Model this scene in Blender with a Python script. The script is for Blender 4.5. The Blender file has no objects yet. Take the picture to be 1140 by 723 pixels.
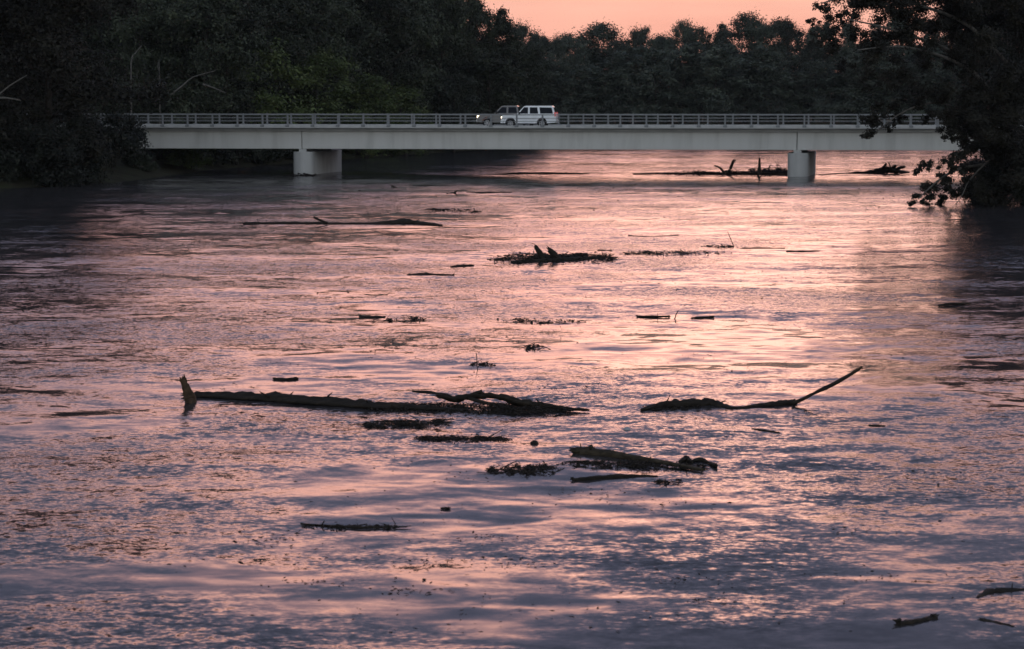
import bpy, bmesh, math, random
import numpy as np
from mathutils import Vector, Matrix

scene = bpy.context.scene
COL = scene.collection
R = math.radians
rng = np.random.default_rng(7)
random.seed(7)

# ------------------------------------------------------------------ camera
F, CX, CY = 2375.0, 570.0, 361.5          # focal length in photo pixels, photo centre
CAM_H, PITCH = 6.5, math.atan((361.5 - 114.0) / 2375.0)
cam = bpy.data.cameras.new('camera')
cam_o = bpy.data.objects.new('camera', cam); COL.objects.link(cam_o)
cam_o.location = (0, 0, CAM_H)
cam_o.rotation_euler = (math.pi / 2 - PITCH, 0, 0)
cam.sensor_width = 36; cam.lens = 36 * F / 1140
cam.clip_start = 0.5; cam.clip_end = 9000
cam.dof.use_dof = True; cam.dof.focus_distance = 72; cam.dof.aperture_fstop = 2.6
scene.camera = cam_o

# ------------------------------------------------------------------ dusk sky
world = bpy.data.worlds.new('World'); scene.world = world
world.use_nodes = True
wt = world.node_tree; wt.nodes.clear()
def wn(t): return wt.nodes.new(t)
def wl(a, b): wt.links.new(a, b)
def wmath(op, a, b=None, c=None, clamp=False):
    n = wn('ShaderNodeMath'); n.operation = op; n.use_clamp = clamp
    for i, v in enumerate((a, b, c)):
        if v is None: continue
        if isinstance(v, (int, float)): n.inputs[i].default_value = v
        else: wl(v, n.inputs[i])
    return n.outputs[0]
def wramp(fac, stops):
    n = wn('ShaderNodeValToRGB'); cr = n.color_ramp
    while len(cr.elements) < len(stops): cr.elements.new(0.5)
    for e, (p, c) in zip(cr.elements, stops): e.position = p; e.color = (*c, 1)
    wl(fac, n.inputs[0]); return n.outputs[0]
tc = wn('ShaderNodeTexCoord'); sep = wn('ShaderNodeSeparateXYZ'); wl(tc.outputs['Generated'], sep.inputs[0])
X, Y, Z = sep.outputs
zc = wmath('MAXIMUM', Z, 0.0)
# soft dusk clouds bend the bands of colour a little
mp = wn('ShaderNodeMapping'); mp.inputs['Scale'].default_value = (2.2, 2.2, 9); wl(tc.outputs['Generated'], mp.inputs[0])
nz = wn('ShaderNodeTexNoise'); nz.inputs['Scale'].default_value = 1.6; nz.inputs['Detail'].default_value = 5; nz.inputs['Roughness'].default_value = .55
wl(mp.outputs[0], nz.inputs[0])
zd = wmath('MULTIPLY_ADD', wmath('SUBTRACT', nz.outputs[0], .5), 0.13, zc)
front = wramp(zd, [(0.0, (.80, .37, .305)), (.05, (.90, .49, .40)), (.085, (2.2, 1.06, .82)), (.17, (2.4, 1.24, .99)), (.23, (1.12, .68, .73)),
                   (.30, (.31, .335, .51)), (.55, (.2, .235, .37)), (1, (.17, .2, .31))])
rear = wramp(zd, [(0.0, (.86, .87, .86)), (.25, (1.05, 1.12, 1.14)), (.50, (.62, .72, .84)), (.75, (.26, .31, .43)), (1, (.17, .2, .31))])
az = wmath('ARCTAN2', X, Y)
daz = wmath('SUBTRACT', az, R(0.8))
glow = wmath('POWER', 2.71828, wmath('MULTIPLY', wmath('MULTIPLY', daz, daz), -1.0 / (2 * R(15) ** 2)))
back = wmath('MULTIPLY_ADD', Y, -0.5, 0.5, clamp=True)      # 0 ahead, 1 behind
side = wramp(zd, [(0, (.36, .25, .28)), (.10, (.44, .34, .42)), (.20, (.27, .27, .38)), (.40, (.2, .235, .37)), (1, (.17, .2, .31))])
def wmix(f, a, b):
    n = wn('ShaderNodeMixRGB'); wl(f, n.inputs[0]); wl(a, n.inputs[1]); wl(b, n.inputs[2]); return n.outputs[0]
bk = wmath('SMOOTH_MIN', wmath('MULTIPLY', back, 1.35), 1.0, 0.1)
skyc = wmix(glow, wmix(bk, side, rear), front)
mp2 = wn('ShaderNodeMapping'); mp2.inputs['Scale'].default_value = (5, 5, 30); wl(tc.outputs['Generated'], mp2.inputs[0])
nz2 = wn('ShaderNodeTexNoise'); nz2.inputs['Scale'].default_value = 2.2; nz2.inputs['Detail'].default_value = 6; wl(mp2.outputs[0], nz2.inputs[0])
cloud = wramp(nz2.outputs[0], [(.32, (.86, .84, .87)), (.68, (1.0, 1.0, 1.0))])          # thin streaks of cloud
cm = wn('ShaderNodeMixRGB'); cm.blend_type = 'MULTIPLY'; cm.inputs[0].default_value = 1; wl(skyc, cm.inputs[1]); wl(cloud, cm.inputs[2]); skyc = cm.outputs[0]
bg1 = wn('ShaderNodeBackground'); wl(skyc, bg1.inputs[0]); bg1.inputs[1].default_value = 1.0
SUN_EL, SUN_AZ = R(2.0), R(8)               # the sun has all but gone, ahead of the camera
sky = wn('ShaderNodeTexSky'); sky.sky_type = 'NISHITA'; sky.sun_disc = False
sky.sun_elevation = SUN_EL; sky.sun_rotation = SUN_AZ; sky.air_density = 1.2; sky.dust_density = 1.5
bg2 = wn('ShaderNodeBackground'); wl(sky.outputs[0], bg2.inputs[0]); bg2.inputs[1].default_value = 0.006
add = wn('ShaderNodeAddShader'); wl(bg1.outputs[0], add.inputs[0]); wl(bg2.outputs[0], add.inputs[1])
out = wn('ShaderNodeOutputWorld'); wl(add.outputs[0], out.inputs[0])

sun = bpy.data.lights.new('sun', 'SUN'); sun.energy = 0.04; sun.angle = R(14); sun.color = (1, .62, .45)
sun_o = bpy.data.objects.new('sun', sun); COL.objects.link(sun_o)
sd = Vector((math.sin(SUN_AZ) * math.cos(SUN_EL), math.cos(SUN_AZ) * math.cos(SUN_EL), math.sin(SUN_EL)))
sun_o.rotation_euler = sd.to_track_quat('Z', 'Y').to_euler()

scene.view_settings.view_transform = 'Standard'; scene.view_settings.look = 'None'
scene.view_settings.gamma = 1; scene.view_settings.exposure = 0.12
scene.render.engine = 'CYCLES'
scene.cycles.use_denoising = True
scene.cycles.max_bounces = 6; scene.cycles.diffuse_bounces = 2; scene.cycles.glossy_bounces = 3
scene.cycles.transmission_bounces = 3; scene.cycles.volume_bounces = 0
scene.cycles.caustics_reflective = False; scene.cycles.caustics_refractive = False

# ------------------------------------------------------------------ helpers
cp, sp_ = math.cos(PITCH), math.sin(PITCH)
def ray(px, py):
    u, v = (px - CX) / F, (CY - py) / F
    return Vector((u, cp + v * sp_, -sp_ + v * cp))
def at(px, py, z=0.0):
    """world point at height z that is seen at photo pixel px, py"""
    d = ray(px, py); t = (z - CAM_H) / d.z
    return Vector((0, 0, CAM_H)) + d * t
def at_y(px, py, y):
    """world point in the vertical plane y that is seen at photo pixel px, py"""
    d = ray(px, py); return Vector((0, 0, CAM_H)) + d * (y / d.y)

def tag(o, label, cat, group=None, kind=None):
    if label: o['label'] = label
    if cat: o['category'] = cat
    if group: o['group'] = group
    if kind: o['kind'] = kind
    return o
def empty(name, loc=(0, 0, 0), rz=0):
    o = bpy.data.objects.new(name, None); COL.objects.link(o); o.location = loc; o.rotation_euler = (0, 0, rz); return o
def link(name, me, mat, parent=None, smooth=False):
    o = bpy.data.objects.new(name, me); COL.objects.link(o)
    if mat is not None and not me.materials: me.materials.append(mat)
    if parent is not None: o.parent = parent
    if smooth: me.polygons.foreach_set('use_smooth', [True] * len(me.polygons))
    return o
def np_mesh(name, verts, faces):
    """verts (n,3), faces (m,k) with equal k"""
    me = bpy.data.meshes.new(name); m, k = faces.shape
    me.vertices.add(len(verts)); me.vertices.foreach_set('co', np.ascontiguousarray(verts, dtype=np.float32).ravel())
    me.loops.add(m * k); me.loops.foreach_set('vertex_index', np.ascontiguousarray(faces, dtype=np.int32).ravel())
    me.polygons.add(m); me.polygons.foreach_set('loop_start', np.arange(0, m * k, k, dtype=np.int32))
    me.update(calc_edges=True); me.validate(); return me
def bm_mesh(name, bm):
    bmesh.ops.recalc_face_normals(bm, faces=bm.faces)
    me = bpy.data.meshes.new(name); bm.to_mesh(me); bm.free(); return me
def bm_box(bm, lo, hi):
    v = [bm.verts.new((x, y, z)) for x in (lo[0], hi[0]) for y in (lo[1], hi[1]) for z in (lo[2], hi[2])]
    for f in ((0, 1, 3, 2), (4, 6, 7, 5), (0, 4, 5, 1), (2, 3, 7, 6), (0, 2, 6, 4), (1, 5, 7, 3)): bm.faces.new([v[i] for i in f])
def box_mesh(name, boxes, bevel=0.0):
    bm = bmesh.new()
    for lo, hi in boxes: bm_box(bm, lo, hi)
    if bevel: bmesh.ops.bevel(bm, geom=list(bm.edges), offset=bevel, segments=2, affect='EDGES')
    return bm_mesh(name, bm)
def tube_np(pts, radii, n=8, rough=0.0, seed=0, sub=1, flat=1.0):
    """a bent, tapered, knobbly tube with closed ends -> verts, faces(quads; caps as degenerate fans)"""
    g = np.random.default_rng(seed)
    P = np.array([list(p) for p in pts], float); Rr = np.array(radii, float)
    if sub > 1:
        t = np.linspace(0, len(P) - 1, (len(P) - 1) * sub + 1); idx = np.arange(len(P))
        def cr(a):
            o = []
            for tt in t:
                i = min(int(tt), len(P) - 2); u = tt - i
                p0, p1, p2, p3 = a[max(i - 1, 0)], a[i], a[i + 1], a[min(i + 2, len(P) - 1)]
                o.append(.5 * ((2 * p1) + (p2 - p0) * u + (2 * p0 - 5 * p1 + 4 * p2 - p3) * u * u + (3 * p1 - p0 - 3 * p2 + p3) * u ** 3))
            return np.array(o)
        P, Rr = cr(P), np.interp(t, idx, Rr)
    m = len(P); V = []
    ph = g.normal(0, rough, (m, n)) if rough else np.zeros((m, n))
    if rough: ph = .6 * ph + .4 * np.roll(ph, 1, 0) + g.normal(0, rough * .8, (1, n))
    for i in range(m):
        d = P[min(i + 1, m - 1)] - P[max(i - 1, 0)]; d = d / (np.linalg.norm(d) + 1e-9)
        up = np.array([0, 0, 1.0]) if abs(d[2]) < .9 else np.array([1.0, 0, 0])
        a = np.cross(d, up); a /= np.linalg.norm(a); b = np.cross(a, d)
        for k in range(n):
            th = 2 * math.pi * k / n; r = Rr[i] * (1 + ph[i, k])
            V.append(P[i] + a * math.cos(th) * r + b * math.sin(th) * r * flat)
    Fq = [[i * n + k, i * n + (k + 1) % n, (i + 1) * n + (k + 1) % n, (i + 1) * n + k] for i in range(m - 1) for k in range(n)]
    c0, c1 = len(V), len(V) + 1
    V.append(P[0]); V.append(P[-1])
    for k in range(0, n, 2):
        Fq.append([c0, (k + 2) % n, (k + 1) % n, k])
        e = (m - 1) * n; Fq.append([c1, e + k, e + (k + 1) % n, e + (k + 2) % n])
    return np.array(V), np.array(Fq)
class Acc:
    def __init__(s): s.v, s.f, s.n = [], [], 0
    def add(s, vf):
        v, f = vf; s.v.append(v); s.f.append(np.asarray(f) + s.n); s.n += len(v); return s
    def mesh(s, name): return np_mesh(name, np.vstack(s.v), np.vstack(s.f))
def copy_tree(o, parent=None):
    c = o.copy(); COL.objects.link(c); c.parent = parent
    for ch in list(o.children): copy_tree(ch, c)
    return c

# ------------------------------------------------------------------ materials
def mat(name, rough=.7, spec=.4):
    m = bpy.data.materials.new(name); m.use_nodes = True
    b = m.node_tree.nodes['Principled BSDF']; b.inputs['Roughness'].default_value = rough
    b.inputs['Specular IOR Level'].default_value = spec
    return m, m.node_tree, b
def noise_col(nt, stops, scale, detail=6, rough=.6, stretch=None, dist=0, coord='Object'):
    t = nt.nodes.new('ShaderNodeTexCoord'); n = nt.nodes.new('ShaderNodeTexNoise'); r = nt.nodes.new('ShaderNodeValToRGB')
    n.inputs['Scale'].default_value = scale; n.inputs['Detail'].default_value = detail; n.inputs['Roughness'].default_value = rough
    n.inputs['Distortion'].default_value = dist
    src = t.outputs[coord]
    if stretch:
        m = nt.nodes.new('ShaderNodeMapping'); m.inputs['Scale'].default_value = stretch; nt.links.new(src, m.inputs[0]); src = m.outputs[0]
    nt.links.new(src, n.inputs[0]); nt.links.new(n.outputs[0], r.inputs[0])
    while len(r.color_ramp.elements) < len(stops): r.color_ramp.elements.new(.5)
    for e, (p, c) in zip(r.color_ramp.elements, stops): e.position = p; e.color = (*c, 1)
    return r.outputs[0], n.outputs[0]
def bump(nt, b, h, strength=.4, dist=.05):
    n = nt.nodes.new('ShaderNodeBump'); n.inputs['Strength'].default_value = strength; n.inputs['Distance'].default_value = dist
    nt.links.new(h, n.inputs['Height']); nt.links.new(n.outputs[0], b.inputs['Normal'])
def noisy(name, stops, scale, rough=.8, spec=.3, bmp=.4, bd=.03, **k):
    m, nt, b = mat(name, rough, spec); c, h = noise_col(nt, stops, scale, **k); nt.links.new(c, b.inputs['Base Color'])
    if bmp: bump(nt, b, h, bmp, bd)
    return m

M_concrete = noisy('weathered concrete', [(.3, (.34, .345, .33)), (.55, (.44, .445, .43)), (.75, (.5, .5, .48))], .9, .85, .3, .15, .01, stretch=(1, 1, .25))
M_girder = noisy('girder concrete', [(.25, (.43, .43, .405)), (.5, (.56, .56, .53)), (.75, (.60, .60, .575))], .9, .8, .3, .1, .01, stretch=(1, 1, .12))
M_kerb = noisy('kerb concrete', [(.3, (.36, .37, .36)), (.7, (.5, .5, .49))], 1.5, .8, .3, .1, .01)
M_rail = noisy('galvanised rail', [(.3, (.17, .18, .185)), (.7, (.26, .27, .275))], 1.5, .7, .3, .1, .01)
M_asphalt = noisy('asphalt', [(.3, (.04, .04, .042)), (.7, (.065, .065, .065))], 8, .9, .2, .3, .01)
M_ground = noisy('river bank soil', [(.3, (.02, .018, .012)), (.55, (.035, .034, .02)), (.8, (.03, .042, .016))], .6, 1, .1, .8, .2)
M_bark = noisy('bark', [(.3, (.018, .015, .012)), (.7, (.055, .048, .04))], 3, .9, .2, .8, .05, stretch=(1, 1, .2))
M_pale_bark = noisy('pale bark', [(.3, (.06, .056, .05)), (.7, (.15, .14, .125))], 2.5, .85, .2, .5, .04)
M_wet = noisy('wet driftwood', [(.25, (.008, .007, .006)), (.55, (.02, .016, .012)), (.8, (.05, .038, .028))], 5, .75, .2, .9, .03, stretch=(.5, 2.5, 2.5))
M_olive_log = noisy('barkless log', [(.25, (.010, .008, .006)), (.5, (.034, .027, .017)), (.8, (.075, .06, .038))], 5, .75, .2, .8, .02, stretch=(.5, 2.5, 2.5))
M_cut = noisy('broken wood', [(.3, (.02, .014, .009)), (.7, (.085, .052, .03))], 7, .8, .2, .7, .02)
M_debris = noisy('wet leaves and twigs', [(.3, (.009, .008, .007)), (.55, (.022, .017, .013)), (.8, (.045, .033, .024))], 12, .75, .2, .5, .01)

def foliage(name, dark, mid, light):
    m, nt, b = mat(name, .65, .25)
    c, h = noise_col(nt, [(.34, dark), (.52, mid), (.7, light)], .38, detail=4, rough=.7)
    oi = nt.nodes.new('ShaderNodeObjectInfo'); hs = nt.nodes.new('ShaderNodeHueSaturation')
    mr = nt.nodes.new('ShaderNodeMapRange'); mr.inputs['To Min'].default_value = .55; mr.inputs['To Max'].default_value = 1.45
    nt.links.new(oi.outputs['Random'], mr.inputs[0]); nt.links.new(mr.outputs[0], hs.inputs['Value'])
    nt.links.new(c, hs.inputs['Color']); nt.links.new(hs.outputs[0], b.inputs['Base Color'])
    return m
M_leaf = foliage('dark leaves', (.013, .017, .010), (.032, .040, .024), (.065, .075, .04))
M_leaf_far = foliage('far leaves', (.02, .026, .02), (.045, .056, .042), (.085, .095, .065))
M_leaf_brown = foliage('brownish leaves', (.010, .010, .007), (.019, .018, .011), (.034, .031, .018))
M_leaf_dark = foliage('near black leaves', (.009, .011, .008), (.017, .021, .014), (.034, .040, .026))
M_leaf_olive = foliage('olive leaves', (.035, .05, .018), (.07, .095, .03), (.11, .13, .045))

# ------------------------------------------------------------------ the river
def interp(xs, ys): return lambda v: np.interp(v, xs, ys)
xL = interp([-300, 120, 150, 160, 168, 178, 205, 240, 285, 325, 350, 372, 388, 400], [-52, -47, -43.5, -40, -34.5, -31.5, -29.5, -21, -7, 9, 32, 75, 160, 420])
xR = interp([-300, 60, 110, 128, 140, 165, 190, 230, 280, 330, 350], [44, 38, 34, 32.5, 33.5, 38, 44, 62, 105, 210, 430])

BR_O, BR_RZ = Vector((0, 190.0, 0)), R(-6.4)
bx, by = np.array([math.cos(BR_RZ), math.sin(BR_RZ)]), np.array([-math.sin(BR_RZ), math.cos(BR_RZ)])
def terrain_h(x, y):
    d = np.maximum(xL(y) - x, x - xR(y)); d = np.where(y > 402, np.maximum(d, y - 402), d)
    h = np.where(d > 0, 2.6 * (1 - np.exp(-d / 9)) + .15 * np.sin(x * .31) * np.sin(y * .27) * np.minimum(d / 6, 1), np.maximum(d * .35, -3.5))
    u = x * bx[0] + (y - 190) * bx[1]; v = x * by[0] + (y - 190) * by[1]          # approach embankments at both bridge ends
    emb = 4.02 - np.maximum(np.abs(v - 4.85) - 5.4, 0) * .55
    lim = np.where((u < -39) | (u > 48.5), emb, -9) - np.where(u < 0, np.maximum(u + 41, 0), np.maximum(50.5 - u, 0)) * .8
    return np.maximum(h, np.where(d > -4, lim, -9))
def grid_axis(parts):
    return np.unique(np.concatenate([np.linspace(a, b, n) for a, b, n in parts]))
gx = grid_axis([(-6000, -300, 14), (-300, -60, 40), (-60, 80, 200), (80, 300, 40), (300, 6000, 14)])
gy = grid_axis([(-2000, -100, 10), (-100, 100, 40), (100, 340, 280), (340, 460, 60), (460, 8000, 24)])
gxx, gyy = np.meshgrid(gx, gy); nxg, nyg = len(gx), len(gy)
gv = np.stack([gxx.ravel(), gyy.ravel(), terrain_h(gxx.ravel(), gyy.ravel())], 1)
ii = (np.arange(nyg - 1)[:, None] * nxg + np.arange(nxg - 1)[None]).ravel()
gf = np.stack([ii, ii + 1, ii + 1 + nxg, ii + nxg], 1)
tag(link('ground', np_mesh('ground', gv, gf), M_ground, smooth=True), None, None, kind='structure')

# water: a real swell in the mesh, finer ripples as slopes in the material
def wave_tile(size, n, lmin, lmax, rms, seed, aniso=.55):
    g = np.random.default_rng(seed); k = np.fft.fftfreq(n, size / n); kx, ky = np.meshgrid(k, k)
    kk = np.hypot(kx, ky) + 1e-9; amp = kk ** -2.1 * ((kk > 1 / lmax) & (kk < 1 / lmin))
    amp = amp * (aniso + (1 - aniso) * (np.abs(ky) / kk) ** 2)
    h = np.real(np.fft.ifft2(amp * np.exp(2j * math.pi * g.random((n, n))))); return h * rms / h.std()
def sample(tile, size, x, y):
    n = tile.shape[0]; u = (x / size * n); v = (y / size * n); i = np.floor(u).astype(int); j = np.floor(v).astype(int); a = u - i; b = v - j
    i0, i1, j0, j1 = i % n, (i + 1) % n, j % n, (j + 1) % n
    return tile[j0, i0] * (1 - a) * (1 - b) + tile[j0, i1] * a * (1 - b) + tile[j1, i0] * (1 - a) * b + tile[j1, i1] * a * b
ths = np.concatenate([np.linspace(-62, -22, 30)[:-1], np.linspace(-22, 22, 760), np.linspace(22, 62, 30)[1:]])
ds = 1 / np.linspace(1 / 9.0, 1 / 430.0, 1000); ds = np.concatenate([ds, [500, 700]])
tt, dd = np.meshgrid(np.radians(ths), ds)
wx, wy = np.tan(tt) * dd, dd
T1 = wave_tile(61.0, 512, 1.5, 9, .015, 3); T2 = wave_tile(23.3, 512, .28, 2.0, .0055, 5)
MK = wave_tile(90.0, 128, 9, 60, 1.0, 9, 1.0)
c_, s_ = math.cos(.35), math.sin(.35)
msk = np.clip(.75 + .35 * sample(MK, 90.0, wx, wy), .2, 1.5)
hz = sample(T1, 61.0, wx * c_ + wy * s_, wy * c_ - wx * s_) * (0.6 + .4 * msk) + sample(T2, 23.3, wx, wy) * msk * np.clip(1.3 - dd / 110, 0, 1)
hz = hz * np.clip((440 - dd) / 60, 0, 1)
wv = np.stack([wx.ravel(), wy.ravel(), hz.ravel()], 1); nc = len(ths)
ii = (np.arange(len(ds) - 1)[:, None] * nc + np.arange(nc - 1)[None]).ravel()
wf = np.stack([ii, ii + 1, ii + 1 + nc, ii + nc], 1)
m, nt, b = mat('silty river water', .10, .5)
b.inputs['IOR'].default_value = 1.33
b.inputs['Base Color'].default_value = (.034, .032, .034, 1)
def nn(t): return nt.nodes.new(t)
geo = nn('ShaderNodeNewGeometry'); pos = geo.outputs['Position']
def vmath(op, a, b_=None, s=None):
    n = nn('ShaderNodeVectorMath'); n.operation = op
    for i, v in enumerate((a, b_)):
        if v is None: continue
        if isinstance(v, tuple): n.inputs[i].default_value = v
        else: nt.links.new(v, n.inputs[i])
    if s is not None:
        if isinstance(s, (int, float)): n.inputs['Scale'].default_value = s
        else: nt.links.new(s, n.inputs['Scale'])
    return n.outputs[0]
def wnoise(stretch, scale, detail, dist=0., rough=.55, out=1):
    mpn = nn('ShaderNodeMapping'); mpn.inputs['Scale'].default_value = stretch; nt.links.new(pos, mpn.inputs[0])
    n = nn('ShaderNodeTexNoise'); n.inputs['Scale'].default_value = scale; n.inputs['Detail'].default_value = detail
    n.inputs['Distortion'].default_value = dist; n.inputs['Roughness'].default_value = rough
    nt.links.new(mpn.outputs[0], n.inputs[0]); return n.outputs[out]
def mrange(v, a, b_, c, d):
    n = nn('ShaderNodeMapRange'); nt.links.new(v, n.inputs[0])
    for i, q in zip((1, 2, 3, 4), (a, b_, c, d)): n.inputs[i].default_value = q
    return n.outputs[0]
mask = mrange(wnoise((.7, 1, 1), .16, 3, .6, out=0), .38, .64, .10, 1.0)       # calm slicks and riffled patches
mask2 = mrange(wnoise((.8, 1, 1), .05, 2, .4, out=0), .35, .65, .5, 1.1)
cen = (-.5, -.5, -.5)
# smooth boils where the current wells up: almost no ripple on them
wob = vmath('SCALE', vmath('ADD', wnoise((1, 1, 1), .45, 3, .3), cen), s=2.6)
slick = None
for cpx, cpy, rx_, ry_ in ((520, 662, 3.2, 2.3), (250, 645, 2.2, 1.3), (790, 388, 7.5, 9.0)):
    c_w = at(cpx, cpy)
    dv = vmath('MULTIPLY', vmath('ADD', pos, (-c_w.x, -c_w.y, 0)), (1 / rx_, 1 / ry_, 0))
    ln = nn('ShaderNodeVectorMath'); ln.operation = 'LENGTH'; nt.links.new(vmath('ADD', dv, vmath('MULTIPLY', wob, (.55, .55, 0))), ln.inputs[0])
    f = mrange(ln.outputs['Value'], .45, 1.15, 1, 0)
    if slick is None: slick = f
    else:
        mx = nn('ShaderNodeMath'); mx.operation = 'MAXIMUM'; nt.links.new(slick, mx.inputs[0]); nt.links.new(f, mx.inputs[1]); slick = mx.outputs[0]
rip = mrange(slick, 0, 1, 1, .12)
lean = mrange(slick, 0, 1, -.034, -.008)
s1 = vmath('SCALE', vmath('ADD', wnoise((.45, 1, 1), .35, 2, .5), cen), s=.11)
s2 = vmath('SCALE', vmath('ADD', wnoise((.5, 1, 1), 1.5, 2, .4), cen), s=.29)
s3 = vmath('SCALE', vmath('ADD', wnoise((.6, 1, 1), 5.5, 3, .3), cen), s=.56)
s4 = vmath('SCALE', vmath('ADD', wnoise((.6, 1, 1), 17, 2, .2), cen), s=.55)
s0 = vmath('SCALE', vmath('ADD', wnoise((.30, 1, 1), .16, 3, .8), cen), s=.15)     # broad boils and current lines
s1 = vmath('ADD', s0, s1)
tot = vmath('ADD', vmath('ADD', s1, vmath('SCALE', s2, s=mask2)), vmath('SCALE', vmath('SCALE', vmath('ADD', s3, s4), s=mask), s=rip))
lv = nn('ShaderNodeCombineXYZ'); nt.links.new(lean, lv.inputs[1])
tot = vmath('ADD', vmath('MULTIPLY', tot, (.8, 1, 0)), lv.outputs[0])    # ripples lean toward the camera: tilt added to mirror sky above the trees
nrm = vmath('NORMALIZE', vmath('ADD', geo.outputs['Normal'], tot)); nt.links.new(nrm, b.inputs['Normal'])
M_water = m
tag(link('river_water', np_mesh('river_water', wv, wf), M_water, smooth=True), None, None, kind='structure')

# ------------------------------------------------------------------ the bridge
bridge = empty('road_bridge', BR_O, BR_RZ)
tag(bridge, 'long low concrete bridge with open grey railings crossing the flooded river', 'bridge')
X0, X1 = -50.0, 54.0
P1, P2 = -19.15, 25.1
GZ0, GZ1 = 2.32, 3.92
link('deck_slab', box_mesh('deck_slab', [((X0, .52, 3.921), (X1, 9.18, 4.10))], .015), M_concrete, bridge)
link('road_surface', box_mesh('road_surface', [((X0, .48, 4.101), (X1, 9.22, 4.16))]), M_asphalt, bridge)
for y0, y1 in ((0, .45), (9.25, 9.7)):
    link('kerb', box_mesh('kerb', [((X0, y0, 4.19), (X1, y1, 4.44)), ((X0, max(y0, .40) + .02, 4.102), (X1, min(y1, 9.28) + .02, 4.188))], .02), M_kerb, bridge)
spans = ((-40, P1 - .03), (P1 + .03, P2 - .03), (P2 + .03, 49.5))
for gy_ in (.80, 3.4, 5.9, 8.45):
    for a, c in spans:
        link('girder', box_mesh('girder', [((a, gy_, GZ0), (c, gy_ + .45, GZ1))], .025), M_girder, bridge)
post_me = box_mesh('post', [((-.075, .13, 4.50), (.075, .27, 5.45)), ((-.17, -.04, 4.30), (.17, .30, 4.499))], .015)
post_me.materials.append(M_rail)
for ry, ph in ((.0, -20.3), (9.3, -22.0)):
    rl = link('railing', box_mesh('railing', [((X0, ry + .15, 5.34), (X1, ry + .25, 5.43)), ((X0, ry + .165, 5.06), (X1, ry + .235, 5.105)),
                                              ((X0, ry + .165, 4.78), (X1, ry + .235, 4.825))], .012), M_rail, bridge)
    k0 = math.ceil((X0 - ph) / 2.3)
    for k in range(k0, k0 + 45):
        x = ph + 2.3 * k
        if x > X1: break
        p = link('post', post_me, None, rl); p.location = (x, ry, 0)
def pier_mesh():
    bm = bmesh.new(); n = 12; pts = []
    w, L = .9, 9.6
    for k in range(n + 1): a = math.pi + math.pi * k / n; pts.append((w * math.cos(a), w * .9 * math.sin(a)))
    for k in range(n + 1): a = math.pi * k / n; pts.append((w * math.cos(a), L - .9 + w * .9 * math.sin(a)))
    lo = [bm.verts.new((x, y, -4)) for x, y in pts]; hi = [bm.verts.new((x, y, 2.06)) for x, y in pts]
    for k in range(len(pts)): bm.faces.new((lo[k], lo[(k + 1) % len(pts)], hi[(k + 1) % len(pts)], hi[k]))
    bm.faces.new(hi); bm.faces.new(lo[::-1]); return bm_mesh('pier', bm)
pm = pier_mesh(); pm.materials.append(M_concrete)
for px_ in (P1, P2):
    p = link('pier', pm, None, bridge); p.location = (px_ + .1, .95, 0); p.rotation_euler = (0, 0, R(-6.0))
    for gy_ in (.80, 3.4, 5.9, 8.45):
        link('bearing', box_mesh('bearing', [((px_ - .32 + (gy_ - .5) * .1, gy_ + .04, 2.061), (px_ + .36 + (gy_ - .5) * .1, gy_ + .41, 2.319))]), M_concrete, p).matrix_parent_inverse = p.matrix_basis.inverted()
for a, c in ((-43, -39.9), (49.4, 52.5)):
    link('abutment', box_mesh('abutment', [((a, .2, -2), (c, 9.5, 2.255))], .03), M_concrete, bridge)

# ------------------------------------------------------------------ vehicles
def paint(name, col, rough=.25, metal=0.):
    m, nt, b = mat(name, rough, .5); c, h = noise_col(nt, [(.3, tuple(v * .86 for v in col)), (.7, col)], 1.8)
    nt.links.new(c, b.inputs['Base Color']); b.inputs['Metallic'].default_value = metal
    return m
M_white = paint('white paint', (.84, .87, .88)); M_pewter = paint('grey paint', (.16, .155, .15))
M_glass, _nt, _b = mat('dark car glass', .05, .12); _b.inputs['Base Color'].default_value = (.005, .007, .012, 1)
M_tyre = noisy('tyre rubber', [(.3, (.015, .015, .016)), (.7, (.03, .03, .03))], 20, .9, .2, .2, .005)
M_rim = noisy('alloy rim', [(.3, (.35, .36, .37)), (.7, (.5, .5, .5))], 14, .35, .6, 0)
M_trim = noisy('black trim', [(.3, (.02, .02, .022)), (.7, (.04, .04, .042))], 12, .6, .3, 0)
M_chrome = noisy('bumper metal', [(.3, (.38, .39, .4)), (.7, (.5, .5, .5))], 5, .3, .6, 0)
def emis(name, col, s, base):
    m, nt, b = mat(name, .2, .5); b.inputs['Base Color'].default_value = (*base, 1)
    b.inputs['Emission Color'].default_value = (*col, 1); b.inputs['Emission Strength'].default_value = s; return m
M_head = emis('lit headlamp', (1, .82, .55), 3.0, (.8, .8, .75)); M_tail = emis('tail lamp', (1, .25, .25), .22, (.42, .10, .10))
def arc(cx, cz, r, a0, a1, n=9): return [(cx + r * math.cos(a0 + (a1 - a0) * k / n), cz + r * math.sin(a0 + (a1 - a0) * k / n)) for k in range(n + 1)]
def prism(bm, prof, wlo, zlo, whi, zhi):
    def w(z): t = min(max((z - zlo) / (zhi - zlo + 1e-6), 0), 1); return wlo + (whi - wlo) * t
    a = [bm.verts.new((x, -w(z), z)) for x, z in prof]; c = [bm.verts.new((x, w(z), z)) for x, z in prof]
    fa = bm.faces.new(a); fc = bm.faces.new(c[::-1]); n = len(prof)
    for k in range(n): bm.faces.new((a[k], c[k], c[(k + 1) % n], a[(k + 1) % n]))
    return fa, fc
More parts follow.
